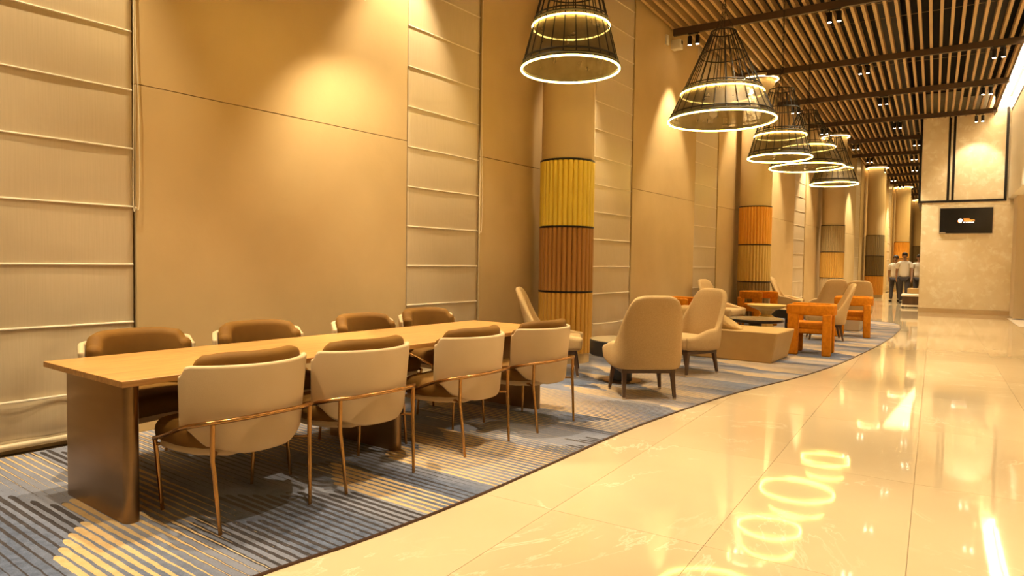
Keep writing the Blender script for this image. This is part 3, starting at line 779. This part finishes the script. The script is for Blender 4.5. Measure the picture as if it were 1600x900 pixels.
dup(LC, (-2.62,12.75,ZR), rz(-.93,-.30), 'cream lounge chair with bright rear edge, between the two orange chairs by the walkway', LG)
dup(LC, (-4.48,17.6,ZR), rz(.95,.1), 'lounge chair against the wall beyond the second column, facing right', LG)
dup(LC, (-2.72,15.85,ZR), rz(-.42,.90), 'cream lounge chair seen from behind at the far end of the rug', LG)
dup(LC, (-3.45,17.0,ZR), rz(-.55,.80), 'cream lounge chair farthest along the rug, its back just showing behind another', LG)

# ------------------------------------------------------------------ orange chairs
def make_orange():
    t = thing('block_armchair', '', 'chair', (0,0,0), 0)
    pts = [(.26,.30),(.26,.0),(.26,-.14),(.20,-.235),(.08,-.262),(-.08,-.262),(-.20,-.235),(-.26,-.14),(-.26,.0),(-.26,.30)]
    ob('back_band', wall_loft(MB(), smooth_poly(pts, 5), .085, lambda u: .575, lambda u: .735, .025, None, 2), M['boucle'], t, 60)
    for s in (-1,1):
        ob('leg', MB().rbox((.042,.075,.30), .02, (1,1,2), (s*.26,.245,.30)), M['boucle'], t, 60)
        ob('leg', MB().rbox((.055,.060,.30), .02, (1,1,2), (s*.245,-.205,.30)), M['boucle'], t, 60)
    ob('seat', MB().rbox((.232,.285,.05), .04, (3,3,1), (0,.055,.42)), M['boucle'], t, 60)
    ob('seat_base', MB().rbox((.222,.27,.04), .025, (3,3,1), (0,.04,.345)), M['boucle'], t, 60)
    return t
OC = make_orange(); OG = 'orange block armchairs'
OC.location = (-2.34,10.60,ZR); OC.rotation_euler = (0,0,rz(-.99,-.11)); OC['group'] = OG
OC['label'] = 'bright orange block armchair nearest the walkway, directly beyond the angular sofa'
dup(OC, (-2.34,13.80,ZR), rz(-.98,-.16), 'bright orange block armchair farther along the rug edge, beside the far cream chairs', OG)
dup(OC, (-4.42,14.75,ZR), rz(.93,-.35), 'orange armchair in front of the second column, behind the mustard side table', OG)
dup(OC, (-4.50,10.75,ZR), rz(.98,-.2), 'orange armchair by the wall, only its back showing between two cream lounge chairs', OG)

# ------------------------------------------------------------------ tables of the lounge
def drum(x, y, r, label, zt=.46, rim=.17, ped=.11, base=.21):
    t = thing('coffee_table', label, 'table', (x, y, ZR), 0)
    ob('rim', MB().lathe([(r*.97,zt-rim),(r,zt-rim+.01),(r,zt-.012),(r*.985,zt-.006)], 56), M['black_gloss'], t)
    ob('top', MB().lathe([(r*.975,zt-.006),(r*.975,zt)], 56), M['tabletop_gloss'], t)
    ob('pedestal', MB().lathe([(ped,.012),(ped,zt-rim)], 32), M['black_gloss'], t)
    ob('base', MB().lathe([(base,0),(base,.008),(base-.01,.012)], 40), M['bronze_panel'], t)
    return t
drum(-3.42,6.64,.36,'low round black drum table in front of the nearest lounge chair', .46, .17)
drum(-3.22,10.72,.42,'round dark coffee table with glossy top, just behind the angular sofa', .46, .05, .10, .24)
drum(-3.50,13.98,.40,'round black drum table hidden behind the mustard side table', .44, .17, .12, .24)
t = thing('side_table', 'mustard yellow pedestal side table with faceted hourglass stem', 'table', (-3.70,13.0,ZR))
ob('top', MB().lathe([(.16,.45),(.345,.525),(.35,.55),(.34,.555)], 56), M['mustard'], t)
ob('stem', MB().lathe([(.20,0),(.20,.01),(.085,.25),(.165,.31),(.085,.37),(.16,.45)], 10), M['mustard'], t, 20)

# angular sofa: block seat tapering to the floor with a wedge back at one end
sf = thing('angular_sofa', 'angular beige sofa block with a sloping bolster, between cream and orange chairs', 'sofa', (-3.3,9.5,ZR))
def block(x0,x1,y0,y1,h,inset,name,parent,m):
    b_ = MB(); cx, cy = (x0+x1)/2, (y0+y1)/2
    b_.frustum((cx,cy,0),((x1-x0)/2-inset,(y1-y0)/2-inset*.25,0),(cx,cy,h),((x1-x0)/2,(y1-y0)/2,0))
    return ob(name, b_, m, parent, 30, bevel=.018)
block(-.86,.87,-.44,.42,.41,.085,'seat_block',sf,M['leather'])
bo = MB(); secs = []
prof = smooth_poly([(-.50,.70),(-.2,.69),(.0,.63),(.18,.535),(.28,.47),(.35,.42)], 5)
for x, z in prof:
    hh = max(z-.40, .012); tk = .13*min(1, (hh/.12)**.5)
    secs.append([(x, -.27+dn, .40+dz) for dn, dz in rrect(tk*2, hh, min(.07, hh*.49), 4)])
bo.loft(secs); ob('bolster', bo, M['leather'], sf, 60)
pf = thing('pouf', 'small tapered greige pouf behind the far orange armchair', 'pouf', (-2.62,15.0,ZR))
o = MB(); o.frustum((0,0,0),(.19,.19,0),(0,0,.35),(.235,.235,0)); ob('body', o, M['tan_pouf'], pf, 30, bevel=.02)

# ------------------------------------------------------------------ three walkers far down the corridor
def skin_mesh(name, verts, edges, radii, m, parent, root=0, sub=2):
    me = bpy.data.meshes.new(name); me.from_pydata(verts, edges, []); me.materials.append(m)
    o = bpy.data.objects.new(name, me); COL.objects.link(o)
    md = o.modifiers.new('skin', 'SKIN'); md.use_smooth_shade = True
    for i, r in enumerate(radii):
        rr = r if isinstance(r, tuple) else (r, r)
        me.skin_vertices[0].data[i].radius = rr
        me.skin_vertices[0].data[i].use_root = (i == root)
    sb = o.modifiers.new('sub', 'SUBSURF'); sb.levels = sub; sb.render_levels = sub
    dg = bpy.context.evaluated_depsgraph_get(); nm = bpy.data.meshes.new_from_object(o.evaluated_get(dg))
    bpy.data.objects.remove(o); nm.name = name
    nm.polygons.foreach_set('use_smooth', [True]*len(nm.polygons))
    o = bpy.data.objects.new(name, nm); COL.objects.link(o); o.parent = parent
    return o
def person(x, y, rzv, label, stride, h=1.76, arm=.2, shirt=None):
    t = thing('person', label, 'person', (x, y, 0), rzv, 'walkers far down the corridor'); k = h/1.76
    V, E, Rr = [], [], []
    def a(p, r, par=None):
        V.append(tuple(c*k for c in p)); Rr.append(r*k if not isinstance(r, tuple) else (r[0]*k, r[1]*k))
        if par is not None: E.append((par, len(V)-1))
        return len(V)-1
    pel = a((0,0,.94), (.15,.11)); wa = a((0,-.01,1.08), (.13,.095), pel); cs = a((0,-.01,1.28), (.155,.11), wa); sh = a((0,0,1.42), (.12,.085), cs)
    nk = a((0,.01,1.50), .052, sh); jaw = a((0,.03,1.575), .062, nk); hd = a((0,.015,1.65), (.078,.092), jaw); cr = a((0,.0,1.715), .058, hd)
    feet = []
    for s in (-1,1):
        st = stride*s
        hp = a((s*.09,0,.88), .088, pel); kn = a((s*.10,.5*st+.02,.49), .058, hp); an = a((s*.10,st-(.05 if st < 0 else 0),.10), .038, kn); feet.append((s*.10, st-(.05 if st < 0 else 0)))
        so = a((s*.185,0,1.40), .058, sh); el = a((s*.235,-arm*s*.6,1.13), .042, so); wr = a((s*.24,-arm*s*1.1+.08,.88), .027, el); pm = a((s*.235,-arm*s*1.15+.10,.815), (.030,.018), wr)
        for fi, (dx, L) in enumerate(((-.024,.072),(-.008,.082),(.008,.078),(.023,.062))):
            f1 = a((s*.235-s*dx*.3, -arm*s*1.15+.10+dx, .815-L*.55), .0095, pm); a((s*.222-s*dx*.3, -arm*s*1.15+.105+dx, .815-L), .0085, f1)
        th = a((s*.215, -arm*s*1.15+.135, .80), .0105, pm); a((s*.205, -arm*s*1.15+.15, .765), .009, th)
    bod = skin_mesh('body', V, E, Rr, M['skin'], t)
    nose = MB().rbox((.012,.016,.02), .008, (1,1,1), (0,.105*k,1.625*k)); ob('nose', nose, M['skin'], t)
    for s in (-1,1):
        ob('eye', MB().rbox((.010,.006,.006), .005, (1,1,1), (s*.032*k,.093*k,1.655*k)), M['eye'], t)
        ob('ear', MB().rbox((.010,.018,.028), .008, (1,1,1), (s*.080*k,.0,1.64*k)), M['skin'], t)
    ob('mouth', MB().rbox((.022,.005,.006), .004, (1,1,1), (0,.088*k,1.588*k)), M['eye'], t)
    hr = MB().rbox((.088,.10,.085), .08, (2,2,2), (0,-.012,1.70)); hr.v = [(p[0]*k, (p[1]-(.02 if p[2] < 1.66 else 0))*k, (p[2] if p[1] < .03 or p[2] > 1.69 else 1.69)*k) for p in hr.v]
    ob('hair', hr, M['hair'], t, 80)
    # shirt
    V, E, Rr = [], [], []
    hm = a((0,0,.86), (.185,.150)); w_ = a((0,-.01,1.08), (.158,.12), hm); c_ = a((0,-.01,1.28), (.178,.128), w_); s_ = a((0,0,1.425), (.135,.095), c_); a((0,.005,1.475), .066, s_)
    for s in (-1,1):
        so = a((s*.19,0,1.40), .072, s_); el = a((s*.225,-arm*s*.4,1.20), .060, so)
    ob_ = skin_mesh('shirt', V, E, Rr, shirt or M['shirt'], t)
    V, E, Rr = [], [], []
    p_ = a((0,0,.95), (.172,.130))
    for s in (-1,1):
        st = stride*s; hp = a((s*.095,0,.86), .105, p_); kn = a((s*.10,.5*st+.02,.49), .076, hp); an = a((s*.10,st-(.05 if st < 0 else 0),.10), .064, kn)
    skin_mesh('trousers', V, E, Rr, M['trousers'], t)
    for fx, fy in feet:
        ob('shoe', MB().rbox((.045,.13,.045), .035, (1,2,1), (fx*k, fy*k+.05, .045)), M['shoe'], t)
    return t
person(-3.52,28.6,RD(178),'left walker of three in the corridor, white shirt and dark trousers', .20, 1.72)
person(-3.10,27.4,RD(184),'middle walker of three in the corridor, white shirt and dark trousers, nearest', -.22, 1.80)
person(-2.80,28.9,RD(190),'right walker of three in the corridor, pale shirt, beside the stone wall edge', .16, 1.76)
